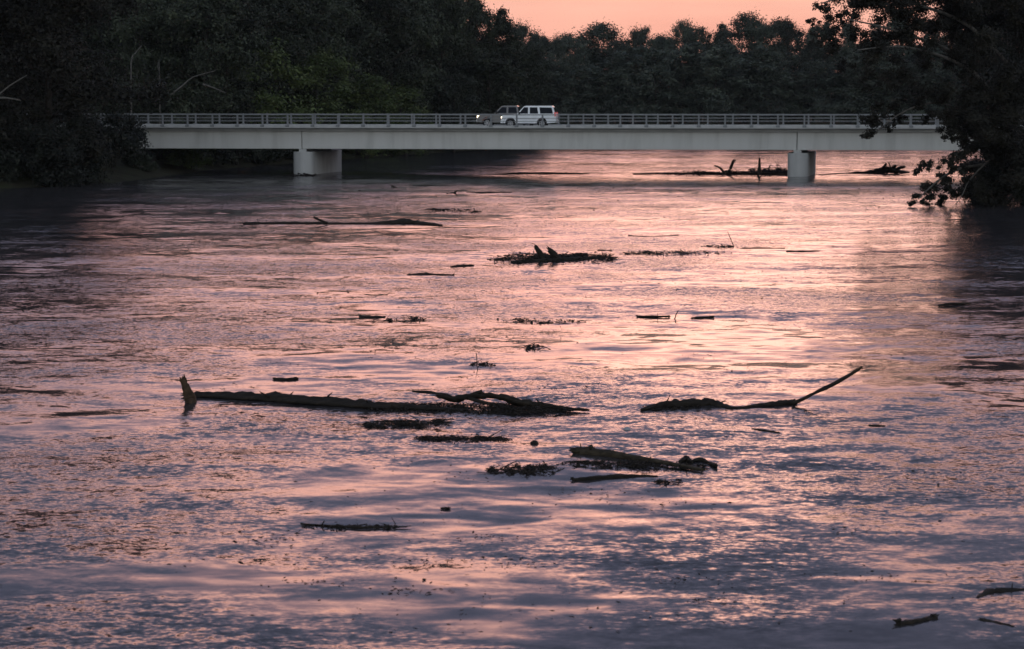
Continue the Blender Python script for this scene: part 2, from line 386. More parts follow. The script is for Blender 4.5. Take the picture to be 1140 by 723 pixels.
def wheel(parent, x, side, r):
    bm = bmesh.new(); N = 28; prof = [(-.13, r - .13), (-.13, r - .03), (-.10, r), (.10, r), (.13, r - .03), (.13, r - .13)]
    rings = [[bm.verts.new((rr * math.cos(2 * math.pi * k / N), yy, rr * math.sin(2 * math.pi * k / N))) for k in range(N)] for yy, rr in prof]
    for i in range(len(prof)):
        p, q = rings[i], rings[(i + 1) % len(prof)]
        for k in range(N): bm.faces.new((p[k], p[(k + 1) % N], q[(k + 1) % N], q[k]))
    wh = empty('wheel', (x, side, r)); wh.parent = parent
    link('tyre', bm_mesh('tyre', bm), M_tyre, wh, True)
    bm = bmesh.new(); yo = -.10 if side < 0 else .10
    bmesh.ops.create_cone(bm, cap_ends=True, segments=20, radius1=.07, radius2=.07, depth=.06, matrix=Matrix.Translation((0, yo, 0)) @ Matrix.Rotation(math.pi / 2, 4, 'X'))
    for k in range(6):
        a = k * math.pi / 3; sb = bmesh.new(); bm_box(sb, (.05, yo - .02, -.035), (r - .14, yo + .02, .035))
        sb.transform(Matrix.Rotation(a, 4, 'Y')); me = bpy.data.meshes.new('t'); sb.to_mesh(me); sb.free(); bm.from_mesh(me); bpy.data.meshes.remove(me)
    for i in range(20):
        a0, a1 = 2 * math.pi * i / 20, 2 * math.pi * (i + 1) / 20
        q = [bm.verts.new((rr * math.cos(a), yo, rr * math.sin(a))) for rr, a in ((r - .18, a0), (r - .131, a0), (r - .131, a1), (r - .18, a1))]; bm.faces.new(q)
    link('rim', bm_mesh('rim', bm), M_rim, wh)
def glass(parent, name, prof, wlo, zlo, whi, zhi, off=.006, m=None):
    """a pane on each slanting cabin side"""
    def w(z): return wlo + (whi - wlo) * (z - zlo) / (zhi - zlo) + off
    for sgn in (-1, 1):
        bm = bmesh.new(); bm.faces.new([bm.verts.new((x, sgn * w(z), z)) for x, z in prof]); bm.faces.ensure_lookup_table()
        r = bmesh.ops.extrude_face_region(bm, geom=bm.faces[:])
        bmesh.ops.translate(bm, verts=[v for v in r['geom'] if isinstance(v, bmesh.types.BMVert)], vec=(0, -sgn * .02, 0))
        link(name, bm_mesh(name, bm), m or M_glass, parent)
def cross_pane(parent, name, x0, z0, w0, x1, z1, w1, off):
    """windscreen or rear window across the car"""
    d = Vector((x1 - x0, 0, z1 - z0)); n = Vector((-d.z, 0, d.x)).normalized() * off
    bm = bmesh.new(); q = [bm.verts.new(Vector(p) + n) for p in ((x0, -w0, z0), (x0, w0, z0), (x1, w1, z1), (x1, -w1, z1))]; bm.faces.new(q)
    r = bmesh.ops.extrude_face_region(bm, geom=bm.faces[:]); bmesh.ops.translate(bm, verts=[v for v in r['geom'] if isinstance(v, bmesh.types.BMVert)], vec=-n * 1.5)
    link(name, bm_mesh(name, bm), M_glass, parent)
def lamp(parent, name, lo, hi, m): return link(name, box_mesh(name, [(lo, hi)], .02), m, parent)
def finish_body(bm): bmesh.ops.bevel(bm, geom=[e for e in bm.edges if e.calc_face_angle(0) > .25], offset=.065, segments=3, affect='EDGES', clamp_overlap=True)

def make_suv(loc, rz):
    v = empty('estate_car', loc, rz)
    xf, xr, r = -1.66, 1.24, .39
    bm = bmesh.new()
    low = [(-2.50, .45)] + arc(xf, .42, .48, math.pi, 0) + arc(xr, .42, .48, math.pi, 0) + [(2.44, .48), (2.53, .60), (2.50, 1.18), (-1.05, 1.18), (-1.3, 1.18), (-2.15, 1.14), (-2.42, 1.06), (-2.53, .62)]
    prism(bm, low, .98, .4, .95, 1.18)
    prism(bm, [(-1.08, 1.178), (2.48, 1.178), (2.24, 1.80), (2.12, 1.87), (-.22, 1.87), (-.42, 1.83)], .94, 1.158, .74, 1.87)
    finish_body(bm); link('body', bm_mesh('body', bm), M_white, v)
    g = dict(wlo=.94, zlo=1.158, whi=.74, zhi=1.87)
    for pr in ([(-.90, 1.22), (-.05, 1.22), (-.05, 1.74), (-.42, 1.74)], [(.12, 1.22), (.90, 1.22), (.80, 1.74), (.12, 1.74)], [(1.08, 1.22), (2.26, 1.22), (2.12, 1.72), (1.0, 1.74)]):
        glass(v, 'side_window', pr, **g)
    cross_pane(v, 'windscreen', -1.03, 1.20, .84, -.47, 1.79, .70, .012)
    cross_pane(v, 'rear_window', 2.30, 1.72, .68, 2.45, 1.25, .84, .012)
    for s in (-1, 1):
        wheel(v, xf, s * .86, r); wheel(v, xr, s * .86, r)
        lamp(v, 'headlight', (-2.545, s * .75 - .17, .80), (-2.36, s * .75 + .17, .98), M_head)
        lamp(v, 'tail_light', (2.36, s * .90 - .06, .98), (2.535, s * .90 + .062, 1.34), M_tail)
        lamp(v, 'wing_mirror', (-.92, s * 1.06 - .10, 1.18), (-.76, s * 1.06 + .10, 1.36), M_trim)
        link('roof_rail', box_mesh('roof_rail', [((-.1, s * .66 - .02, 1.90), (2.0, s * .66 + .02, 1.93)), ((-.06, s * .66 - .015, 1.86), (0, s * .66 + .015, 1.91)), ((1.9, s * .66 - .015, 1.86), (1.96, s * .66 + .015, 1.91))]), M_trim, v)
        link('running_board', box_mesh('running_board', [((xf + .5, s * .95 - .09, .34), (xr - .5, s * .95 + .09, .41))], .01), M_trim, v)
        link('body_moulding', box_mesh('body_moulding', [((xf + .52, s * .975 - .012, .80), (xr - .52, s * .975 + .012, .86))]), M_chrome, v)
    link('front_bumper', box_mesh('front_bumper', [((-2.60, -.93, .42), (-2.42, .93, .66))], .03), M_white, v)
    link('rear_bumper', box_mesh('rear_bumper', [((2.44, -.93, .46), (2.62, .93, .70))], .03), M_chrome, v)
    link('grille', box_mesh('grille', [((-2.545, -.52, .70), (-2.46, .52, .97))], .01), M_trim, v)
    return v
def make_truck(loc, rz):
    v = empty('pickup_truck', loc, rz)
    xf, xr, r = -1.95, 1.72, .40
    bm = bmesh.new()
    low = [(-2.85, .5)] + arc(xf, .45, .49, math.pi, 0) + arc(xr, .45, .49, math.pi, 0) + [(2.80, .55), (2.90, .66), (2.88, 1.24), (.98, 1.24), (.98, 1.18), (-1.35, 1.18), (-1.55, 1.16), (-2.55, 1.08), (-2.80, .98), (-2.90, .66)]
    prism(bm, low, .99, .4, .96, 1.2)
    prism(bm, [(-1.38, 1.178), (.95, 1.178), (.82, 1.80), (.72, 1.88), (-.45, 1.88), (-.66, 1.84)], .95, 1.178, .74, 1.88)
    finish_body(bm); link('body', bm_mesh('body', bm), M_pewter, v)
    g = dict(wlo=.95, zlo=1.178, whi=.74, zhi=1.88)
    for pr in ([(-1.12, 1.25), (-.20, 1.25), (-.20, 1.75), (-.62, 1.75)], [(-.03, 1.25), (.78, 1.25), (.66, 1.75), (-.03, 1.75)]): glass(v, 'side_window', pr, **g)
    cross_pane(v, 'windscreen', -1.31, 1.22, .84, -.72, 1.79, .70, .012)
    cross_pane(v, 'rear_window', .845, 1.75, .66, .935, 1.30, .80, .012)
    for s in (-1, 1):
        wheel(v, xf, s * .87, r); wheel(v, xr, s * .87, r)
        lamp(v, 'headlight', (-2.915, s * .76 - .17, .84), (-2.72, s * .76 + .17, 1.04), M_head)
        lamp(v, 'tail_light', (2.80, s * .92 - .05, .90), (2.91, s * .92 + .055, 1.2), M_tail)
        lamp(v, 'wing_mirror', (-1.2, s * 1.08 - .11, 1.22), (-1.02, s * 1.08 + .11, 1.44), M_trim)
    link('front_bumper', box_mesh('front_bumper', [((-3.0, -.95, .5), (-2.8, .95, .72))], .03), M_chrome, v)
    link('rear_bumper', box_mesh('rear_bumper', [((2.8, -.95, .55), (3.0, .95, .75))], .03), M_chrome, v)
    link('grille', box_mesh('grille', [((-2.92, -.52, .76), (-2.82, .52, 1.05))], .01), M_trim, v)
    return v
def on_bridge(u, v, z): return BR_O + Vector((bx[0] * u + by[0] * v, bx[1] * u + by[1] * v, z))
suv = make_suv(on_bridge(1.25, 3.0, 4.162), BR_RZ); suv.scale = (.975, 1, 1.08)
tag(suv, 'white estate car with three dark side windows driving in the near lane', 'car')
truck = make_truck(on_bridge(-.95, 6.6, 4.162), BR_RZ); truck.scale = (1, 1, 1.08)
tag(truck, 'dark grey crew cab pickup truck half hidden behind the white car', 'truck')

# ------------------------------------------------------------------ trees
def leaves_np(cl, size, g, up=.25):
    """cl: rows (x,y,z,rx,ry,rz,n): clumps of leaf-sized faces"""
    out = []
    for x, y, z, rx, ry, rz, n in cl:
        n = int(n); d = g.normal(size=(n, 3)); d /= np.linalg.norm(d, axis=1)[:, None] + 1e-9
        rad = np.abs(g.normal(0, .52, n)) + .08; rad = np.where(rad > 1.2, g.random(n), rad)
        c = np.array([x, y, z]) + d * rad[:, None] * np.array([rx, ry, rz])
        nr = g.normal(size=(n, 3)) * .8 + d * 1.3 + np.array([0, 0, up]); nr /= np.linalg.norm(nr, axis=1)[:, None]
        t = np.cross(nr, g.normal(size=(n, 3))); t /= np.linalg.norm(t, axis=1)[:, None] + 1e-9
        b_ = np.cross(nr, t); s = size * (.6 + .8 * g.random(n))[:, None]
        out.append(np.stack([c - t * s * .5, c + b_ * s * .27 + nr * s * .06, c + t * s * .5, c - b_ * s * .27 + nr * s * .06], 1))
    V = np.concatenate(out).reshape(-1, 3); return V, np.arange(len(V)).reshape(-1, 4)
def tree_parts(seed, H, Rc, base, nleaf, size, trunk_r=.3, lean=0., airy=1.0, top=1.0, more=0):
    """trunk and limbs, and a crown of clumps hung on the limbs"""
    g = np.random.default_rng(seed); tr = Acc(); cl = []
    sway = g.normal(0, .04 * H, 2); path = [(0, 0, -1.0)]; rad = [trunk_r * 1.35]
    for k in range(1, 6):
        f = k / 5; path.append((sway[0] * f * f + lean * f * H, sway[1] * f * f, f * H * .88)); rad.append(trunk_r * (1 - .85 * f))
    tr.add(tube_np(path, rad, 8, .06, seed, 2))
    P = np.array(path)
    nl = int(14 + more + g.integers(0, 5)); per = nleaf / (nl * 4 + 6)
    for k in range(nl):
        f = base + (1 - base) * (k + g.random() * .8) / nl * .95; h = f * H
        p0 = np.array([np.interp(h, P[:, 2], P[:, i]) for i in range(3)]); p0[2] = h * .95
        prof = math.sin(math.pi * min(max((f - base) / (1.02 - base), .02) ** .75, 1)) ** .6
        L = Rc * (.55 + .5 * g.random()) * max(prof, .25); a = k * 2.4 + g.normal(0, .4)
        dr = np.array([math.cos(a), math.sin(a), .25 + .55 * g.random()])
        p1 = p0 + dr * L * .55 + [0, 0, .05 * L]; p2 = p0 + dr * L + [0, 0, -.18 * L * g.random()]
        r0 = trunk_r * (.42 - .25 * f); tr.add(tube_np([p0, p1, p2], [r0, r0 * .6, r0 * .2], 5, 0, 0, 2))
        for q in range(4):
            c = p1 + (p2 - p1) * (q / 3 * 1.1) + g.normal(0, .16 * Rc, 3) * [1, 1, .7]
            rr = Rc * (.20 + .22 * g.random()) * airy
            cl.append((*c, rr * 1.1, rr * 1.1, rr * .95, per * (.5 + g.random())))
    for q in range(6):
        c = P[-1] + np.array([g.normal(0, .16 * Rc), g.normal(0, .16 * Rc), H * (.0 + .11 * g.random()) * top])
        rr = Rc * (.18 + .2 * g.random()); cl.append((*c, rr, rr, rr * .8, per * (.5 + g.random())))
    return tr.mesh('trunk'), np_mesh('crown', *leaves_np(cl, size, g))
def bush_parts(seed, H, Rc, nleaf, size):
    g = np.random.default_rng(seed); tr = Acc(); cl = []
    for k in range(7):
        a = g.random() * 6.28; L = Rc * (.3 + .6 * g.random()); h = H * (.45 + .5 * g.random())
        p = np.array([math.cos(a) * L, math.sin(a) * L, h]); tr.add(tube_np([(0, 0, -.6), p * [.4, .4, .6], p], [.08, .05, .02], 5))
    for k in range(26):
        a = g.random() * 6.28; q = g.random() ** .5; h = H * (.12 + .8 * g.random() * (1 - .45 * q * q))
        rr = Rc * (.24 + .2 * g.random()); cl.append((math.cos(a) * Rc * q * .8, math.sin(a) * Rc * q * .8, h, rr, rr, rr * .75, nleaf / 26 * (.5 + g.random())))
    return tr.mesh('stem'), np_mesh('crown', *leaves_np(cl, size, g))
def tree_obj(name, parts, leafm, barkm, loc, rz, scl, label, cat, group=None, stem='trunk'):
    o = empty(name, loc, rz); o.scale = scl; tag(o, label, cat, group)
    for nm, me, mt in ((stem, parts[0], barkm), ('crown', parts[1], leafm)):
        c = bpy.data.objects.new(nm, me); COL.objects.link(c); c.parent = o
        if not me.materials: me.materials.append(mt)
        c.material_slots[0].link = 'OBJECT'; c.material_slots[0].material = mt
    return o
tall = [tree_parts(100 + i, 22, 4.8 + .4 * i, .10 + .03 * (i % 3), 20000, .36, .32, airy=1.15, more=4) for i in range(5)]
mid = [tree_parts(200 + i, 12, 3.8, .08, 15000, .30, .2, airy=1.2, more=3) for i in range(3)]
slim = [tree_parts(300 + i, 20, 3.4 + .4 * (i % 3), .10, 17000, .42, .25, airy=1.3, more=5) for i in range(6)]
rounds = [tree_parts(600 + i, 20, 5.6 + .5 * i, .06, 26000, .36, .26, airy=1.15, more=6) for i in range(3)]
bushes = [bush_parts(400 + i, 4.2, 3.0, 7000, .26) for i in range(4)]
H_T, H_M, H_S, H_B = 22., 12., 20., 4.2
def gz(x, y): return float(terrain_h(np.array([x]), np.array([y]))[0])
prng = random.Random(11)
def put(kind, px, y, top_py, label, cat='tree', group=None, leafm=None, barkm=None, wide=1.0, name=None, i=None, x=None):
    """a tree standing at distance y whose top is seen at photo row top_py"""
    lst, Hn = {'tall': (tall, H_T), 'mid': (mid, H_M), 'slim': (slim, H_S), 'round': (rounds, 20.)}[kind]
    if x is None: x = (px - CX) / F * y
    z = gz(x, y); h = CAM_H + (114 - top_py) / F * y - z; s = h / (Hn * 1.0)
    me = lst[prng.randrange(len(lst)) if i is None else i]
    return tree_obj(name or 'leafy_tree', me, leafm or M_leaf, barkm or M_bark, (x, y, z), prng.random() * 6.28, (s * wide, s * wide, s), label, cat, group)

# wood on the left bank behind the bridge
G_WOOD = 'trees of the tall wood behind the left half of the bridge'
L_WOOD = 'tall dark leafy tree in the dense wood behind the left half of the bridge'
for row, (off, n) in enumerate(((4, 22), (11, 20), (20, 18), (30, 15))):
    for k in range(n):
        y = 215 + (322 - 215) * (k + .5 * (row % 2) + prng.uniform(-.25, .25)) / n
        x = float(xL(y)) - off + prng.uniform(-1.5, 1.5)
        px = CX + x / y * F
        if px < -60 or px > 488: continue
        tp = -16 + prng.uniform(-16, 6)
        if px > 470: tp = -22 + prng.uniform(-14, 6)
        put('tall', px, y, tp, L_WOOD, group=G_WOOD, wide=1.05 * prng.uniform(.9, 1.15))
G_MID = 'lower trees at the wood edge behind the bridge'
for px, y, tp, lm, lab, wd in (
        (300, 226, 44, M_leaf_olive, 'broad olive green tree at the wood edge above the left pier', 1.35),
        (352, 236, 62, M_leaf_olive, 'rounded olive tree between the left pier and the yellow green bushes', 1.2),
        (215, 224, 58, M_leaf, 'dark bushy tree behind pale forked dead branches', 1.2),
        (408, 252, 86, M_leaf_olive, 'yellow green rounded tree just above the railing, wider of two', 1.5),
        (452, 262, 100, M_leaf_olive, 'yellow green low tree just above the railing, smaller of two', 1.4),
        (505, 280, 84, M_leaf_far, 'grey green airy tree left of the pickup truck', 1.1),
        (545, 292, 60, M_leaf, 'dark tree directly behind the pickup truck', 1.2)):
    put('mid', px, y, tp, lab, group=G_MID, leafm=lm, wide=wd)
put('round', 530, 303, -5, 'rounded tall tree left of the airy ragged one at the edge of the sky', leafm=M_leaf, wide=.72)
for px, y, tp in ((500, 308, 10), (520, 314, 30), (545, 312, 40), (566, 318, 44), (588, 322, 52), (490, 296, 40), (535, 298, 62), (515, 300, 50)):
    put('round', px, y, tp, 'dark bushy tree where the tall left wood meets the far treeline', group='trees where the left wood meets the far treeline', leafm=M_leaf, wide=.85)
put('slim', 562, 306, 13, 'airy ragged tree at the step where the tall wood drops to the open sky', leafm=M_leaf, wide=.8, i=1)
put('tall', 484, 300, -14, 'tallest visible crown at the right end of the left wood beside the sky', leafm=M_leaf, wide=1.1, i=2)
# far treeline across the bend
G_FAR = 'trees of the far treeline under the pink sky'
far = [(582, 26, 'dark tree tops just right of the airy ragged tree', .9), (606, 38, None, 1), (632, 41, None, 1.1),
       (668, 29, 'broad round crown standing up above the low part of the far treeline', 1.75), (694, 46, None, .9),
       (714, 28, 'narrow upright crown right of the broad round one on the far treeline', .8), (738, 37, None, 1),
       (757, 26, 'small pointed crown rising in the middle of the far treeline', .9), (779, 33, None, 1), (800, 27, None, 1),
       (826, 18, 'highest rounded crown of the far treeline left of the right pier', 1.2), (850, 27, None, 1),
       (875, 19, 'crown of the far treeline next to the overhanging right tree', 1.1), (897, 30, None, 1),
       (920, 24, None, 1), (945, 20, None, 1), (972, 26, None, 1), (1000, 15, None, 1.1), (1030, 24, None, 1), (1062, 14, None, 1.1), (1095, 18, None, 1), (1125, 14, None, 1), (1165, 16, None, 1), (1210, 14, None, 1)]
for px, tp, lab, wd in far:
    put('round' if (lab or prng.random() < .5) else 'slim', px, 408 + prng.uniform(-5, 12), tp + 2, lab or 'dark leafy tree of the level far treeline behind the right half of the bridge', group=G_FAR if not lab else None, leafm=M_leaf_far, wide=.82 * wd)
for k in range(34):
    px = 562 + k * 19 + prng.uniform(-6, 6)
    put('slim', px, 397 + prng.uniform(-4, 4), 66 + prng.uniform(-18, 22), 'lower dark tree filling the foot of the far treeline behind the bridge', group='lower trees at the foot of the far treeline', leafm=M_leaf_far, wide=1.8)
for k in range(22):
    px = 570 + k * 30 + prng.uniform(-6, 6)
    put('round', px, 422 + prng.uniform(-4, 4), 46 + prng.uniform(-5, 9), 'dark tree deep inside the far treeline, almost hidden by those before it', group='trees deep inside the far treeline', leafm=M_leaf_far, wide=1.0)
# undergrowth deep in the wood
for k in range(46):
    y = 206 + 2.6 * k + prng.uniform(-2, 2); x = float(xL(y)) - prng.choice((5, 9, 15, 24)) + prng.uniform(-2, 2)
    o = tree_obj('undergrowth_bush', bushes[k % 4], M_leaf, M_bark, (x, y, gz(x, y)), prng.random() * 6.28, (1.2, 1.2, 1.5), 'dark undergrowth bush between the trunks of the wood behind the bridge', 'bush', 'undergrowth bushes in the wood behind the bridge', 'stem')
# bushes along the waterline
def put_bush(x, y, s, label, group, lm, h=1.0):
    return tree_obj('waterside_bush', bushes[prng.randrange(4)], lm, M_bark, (x, y, max(gz(x, y), -.2)), prng.random() * 6.28, (s, s, s * h), label, 'bush', group, 'stem')
for k in range(20):
    y = 203 + k * 6.2; x = float(xL(y)) - 1.2 + prng.uniform(-.8, .5)
    lm = M_leaf_olive if k in (0, 8, 9) else M_leaf
    put_bush(x, y, prng.uniform(.75, 1.15), 'green bush on the left waterline seen under the bridge beside the left pier' if k == 0 else 'dark bush on the left waterline behind the bridge', None if k == 0 else 'bushes on the left waterline behind the bridge', lm)
for k in range(24):
    px = 575 + k * 28; y = 392; x = (px - CX) / F * y
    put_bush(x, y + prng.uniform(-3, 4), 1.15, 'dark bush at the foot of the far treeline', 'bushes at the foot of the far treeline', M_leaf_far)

# the dark trees before the left bridge end
lt = [tree_parts(500 + i, 20, 6.4, .03, 60000, .27, .38, airy=1.15, more=10) for i in range(2)]
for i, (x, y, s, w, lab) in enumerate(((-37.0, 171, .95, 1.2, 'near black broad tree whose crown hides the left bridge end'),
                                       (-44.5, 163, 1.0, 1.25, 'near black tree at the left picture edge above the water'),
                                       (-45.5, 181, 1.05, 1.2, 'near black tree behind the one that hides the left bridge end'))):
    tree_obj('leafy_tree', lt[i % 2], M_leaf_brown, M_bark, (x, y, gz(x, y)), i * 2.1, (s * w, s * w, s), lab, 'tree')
for i, (px, d) in enumerate(((150, 190), (164, 189), (176, 206), (192, 207), (208, 208))):
    x = (px - CX) / F * d; s_b = (.5, .42, .6, .5, .6)[i]
    tree_obj('waterside_bush', bushes[i % 4], M_leaf, M_bark, (x, d, max(gz(x, d), -.2)), i * 1.9, (s_b, s_b, s_b * .8),
             ('low dark bush on the waterline just before the left bridge end', 'low dark bush on the waterline just beyond the left bridge end')[i > 1], 'bush', ('low bushes before the left bridge end', 'low bushes beyond the left bridge end')[i > 1], 'stem')
lb = [bush_parts(520 + i, 6.5, 4.0, 24000, .23) for i in range(2)]
for i, (px, py, s, lab) in enumerate(((122, 198, 1.15, 'dark rounded bush leaning over the water under the left bridge end'),
                                      (86, 204, .9, 'dark bush between two others at the foot of the near black left trees'),
                                      (42, 207, 1.0, 'dark bush at the left waterline near the picture edge'),
                                      (0, 208, 1.0, 'dark bush cut by the left picture edge at the waterline'))):
    p = at(px, py); tree_obj('waterside_bush', lb[i % 2], M_leaf_dark, M_bark, (p.x, p.y, -.4), i * 1.3, (s, s, s), lab, 'bush', None, 'stem')

# the overhanging tree on the right
def overhanging_tree():
    g = np.random.default_rng(77); base = Vector((38.5, 138, 0)); z0 = gz(base.x, base.y)
    o = empty('overhanging_tree', (base.x, base.y, z0)); tag(o, 'large dark tree leaning from the right edge, branches hanging over the bridge and river', 'tree')
    off = np.array([base.x, base.y, z0]); tr = Acc(); limb = Acc(); cl = []
    def W(px, py, y): return np.array(at_y(px, py, y)) - off
    tr.add(tube_np([(0, 0, -1), (-.5, -.3, 4), (-1.4, -.2, 9), (-1.6, 0, 15), (-1, 0, 22)], [.62, .5, .4, .28, .1], 10, .05, 3, 3))
    for pts, r in (([(1118, 130), (1098, 96), (1072, 74), (1040, 60), (1000, 52), (955, 56)], .17), ([(1094, 92), (1060, 58), (1020, 42), (982, 30), (945, 22)], .14),
                   ([(1120, 150), (1085, 140), (1058, 118), (1030, 116), (1000, 128), (975, 148)], .11), ([(1125, 180), (1090, 184), (1062, 190), (1040, 205), (1022, 222)], .11),
                   ([(1128, 170), (1105, 176), (1080, 200), (1072, 216), (1064, 228)], .07), ([(1120, 70), (1080, 30), (1030, 8), (960, -6), (915, 4)], .15)):
        ys = np.linspace(136.5, (129 if r > .135 else 133) + g.uniform(-1.5, 1.5), len(pts))
        limb.add(tube_np([W(p[0], p[1], y) for p, y in zip(pts, ys)], np.linspace(r, r * .25, len(pts)), 6, .05, 5, 3))
    spec = [(912, 6, 13, 150), (930, 22, 16, 260), (905, 24, 8, 60), (950, 2, 22, 420), (985, 0, 26, 600), (1020, 2, 26, 1500), (1000, -4, 30, 1700), (1055, 6, 30, 2000), (1095, 2, 34, 2200), (1040, -12, 34, 2000), (965, -6, 22, 700), (950, 40, 20, 420), (925, 55, 15, 190), (938, 75, 12, 120), (965, 62, 22, 420), (912, 42, 9, 70),
            (990, 40, 26, 600), (1000, 78, 26, 560), (965, 92, 16, 170), (1035, 40, 28, 700), (1040, 85, 28, 700), (1070, 60, 30, 900), (1075, 20, 34, 1000), (1110, 30, 36, 1200), (1110, 80, 36, 1200), (1080, 112, 26, 650),
            (1012, 112, 18, 260), (985, 122, 14, 190), (972, 136, 13, 240), (968, 150, 9, 130), (985, 140, 9, 80), (1002, 134, 8, 60), (1030, 128, 12, 120), (1050, 128, 14, 190), (1046, 112, 16, 220), (1080, 140, 18, 330), (1060, 150, 12, 130),
            (1110, 130, 30, 1100), (1080, 130, 22, 900), (1100, 150, 24, 1000), (1125, 150, 26, 1000), (1085, 152, 14, 320), (1066, 136, 14, 260), (1120, 170, 26, 800), (1090, 165, 16, 250), (1070, 172, 12, 130), (1052, 178, 11, 110), (1032, 182, 9, 80), (1024, 190, 7, 60), (1044, 192, 10, 110), (1066, 190, 10, 100), (1100, 195, 22, 560),
            (1050, 206, 13, 200), (1034, 212, 12, 230), (1022, 221, 9, 190), (1042, 222, 11, 250), (1058, 218, 8, 90), (1076, 206, 11, 130), (1095, 217, 14, 330), (1120, 212, 24, 750), (1135, 190, 30, 900), (1140, 110, 40, 1400), (1150, 40, 44, 1600), (1120, -20, 50, 1500), (1050, -30, 46, 1300), (980, -30, 36, 900)]
    for px, py, rp, n in spec:
        y = 134 + g.uniform(-2.5, 2.5) + max(0, (px - 1060) / 40); c = W(px, py, y); r = rp * y / F
        for q in range(6):
            cc = c + g.normal(0, r * .5, 3) * [1, 1.5, .75]; cl.append((*cc, r * .5, r * .8, r * .42, n * (1.5 if px > 1055 else .85)))
    link('trunk', tr.mesh('trunk'), M_bark, o, True); link('limb', limb.mesh('limb'), M_pale_bark, o, True)
    link('crown', np_mesh('crown', *leaves_np(cl, .155, g)), M_leaf_brown, o)
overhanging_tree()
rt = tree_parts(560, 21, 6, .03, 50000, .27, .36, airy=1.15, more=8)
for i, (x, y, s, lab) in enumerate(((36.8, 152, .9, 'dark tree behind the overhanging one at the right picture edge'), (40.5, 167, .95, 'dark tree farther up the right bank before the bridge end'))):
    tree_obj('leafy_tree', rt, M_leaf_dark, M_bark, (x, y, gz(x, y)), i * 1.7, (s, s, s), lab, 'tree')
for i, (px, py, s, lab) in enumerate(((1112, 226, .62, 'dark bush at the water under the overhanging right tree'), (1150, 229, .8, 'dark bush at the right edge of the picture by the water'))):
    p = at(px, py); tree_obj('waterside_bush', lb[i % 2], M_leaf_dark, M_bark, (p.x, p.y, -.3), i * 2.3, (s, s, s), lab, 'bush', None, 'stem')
# bare pale trunks among the left wood
def bare(px0, y, pts, r, label, m=M_pale_bark):
    a = Acc(); b0 = at_y(px0[0], px0[1], y); base = Vector((b0.x, y, gz(b0.x, y)))
    o_ = np.array(base)
    for path, rr in pts:
        W = [np.array(at_y(p[0], p[1], y)) - o_ for p in path]
        a.add(tube_np(W, np.linspace(rr, rr * .45, len(W)), 6, .08, 4, 2))
    ob = link('bare_tree', a.mesh('bare_tree'), m, None, True); ob.location = base; tag(ob, label, 'dead tree')
bare((147, 130), 206.5, [([(147, 170), (146, 120), (146, 70), (150, 60), (158, 51)], .10)], .1, 'slim pale bare trunk with a bent top beside the left bridge end')
bare((178, 130), 208, [([(178, 160), (178, 110), (177, 67)], .07), ([(178, 80), (175, 74), (178, 66)], .04)], .1, 'short straight pale snag right of the slim bent trunk')
bare((196, 120), 209, [([(190, 106), (205, 94), (215, 86), (240, 79)], .10), ([(226, 94), (238, 98), (252, 104)], .10)], .1, 'pale forked dead branches showing before the dark bushy tree')
bare((395, 110), 262, [([(394, 160), (396, 78), (410, 52), (428, 32)], .22), ([(406, 86), (432, 70), (462, 50)], .16)], .2, 'dark leaning forked trunk among the tall wood above the railing', M_bark)
bare((35, 110), 160, [([(-20, 110), (5, 109), (23, 112)], .11), ([(-6, 110), (10, 96), (30, 84)], .07)], .1, 'pale bare branch poking from the near black tree at the left edge')

# ------------------------------------------------------------------ driftwood
SC = lambda y: F / y
def log(name, label, pts, m=None, cat='log', base=None, seed=1, sides=12, rough=.26, group=None, sub=8, parent=None, extra=(), lift=.25, stubs=None):
    """pts: (px, py, width px[, base row]); a floating log, its axis near the surface"""
    m = m or M_wet
    def path(pts):
        W, Rr = [], []
        for p in pts:
            if len(p) > 3: y = at(p[0], p[3]).y; q = at_y(p[0], p[1], y); r = p[2] / 2 / SC(y)
            else: q = at(p[0], p[1]); r = p[2] / 2 / SC(q.y); q = q + Vector((0, 0, r * lift))
            W.append(np.array(q)); Rr.append(r * (.8 if p[2] < 8 and len(p) == 3 else 1))
        return W, Rr
    W, Rr = path(pts); o_ = W[0] * [1, 1, 0]; a = Acc()
    a.add(tube_np([w - o_ for w in W], Rr, sides, rough, seed, sub))
    for k, e in enumerate(extra):
        We, Re = path(e); a.add(tube_np([w - o_ for w in We], Re, 6, rough, seed + 7 + k, 3))
    g = np.random.default_rng(seed + 50); Wn = np.array(W); Ln = np.linalg.norm(Wn[-1] - Wn[0])
    for e in (0, -1):                                            # splinters at the broken ends
        dirv = (Wn[0] - Wn[1]) if e == 0 else (Wn[-1] - Wn[-2]); dirv = dirv / (np.linalg.norm(dirv) + 1e-9)
        for q in range(5):
            off = g.normal(0, .5, 3) * Rr[e]; off -= dirv * off.dot(dirv); p = Wn[e] - o_ + off; r = Rr[e]
            a.add(tube_np([p - dirv * r, p + dirv * r * .4, p + dirv * r * (.7 + 1.3 * g.random()) + off * .4], [r * .5, r * .35, r * .06], 5))
    for q in range(int(stubs if stubs is not None else min(6, Ln * 1.2))):   # snapped-off twigs along it
        f = g.random() * (len(W) - 1); i = min(int(f), len(W) - 2); p = Wn[i] + (Wn[i + 1] - Wn[i]) * (f - i) - o_; r = Rr[i]
        d = np.array([g.normal(0, .8), g.normal(0, .4), .25 + g.random()]); d /= np.linalg.norm(d); L = r * (1.4 + 1.6 * g.random())
        a.add(tube_np([p, p + d * L * .7, p + d * L + [g.normal(0, .15) * r, 0, 0]], [r * .25, r * .16, r * .05], 5))
    ob = link(name, a.mesh(name), m, parent, False)
    if parent is None: ob.location = o_
    else: ob.location = Vector(o_) - parent.location
    if label: tag(ob, label, cat, group)
    return ob
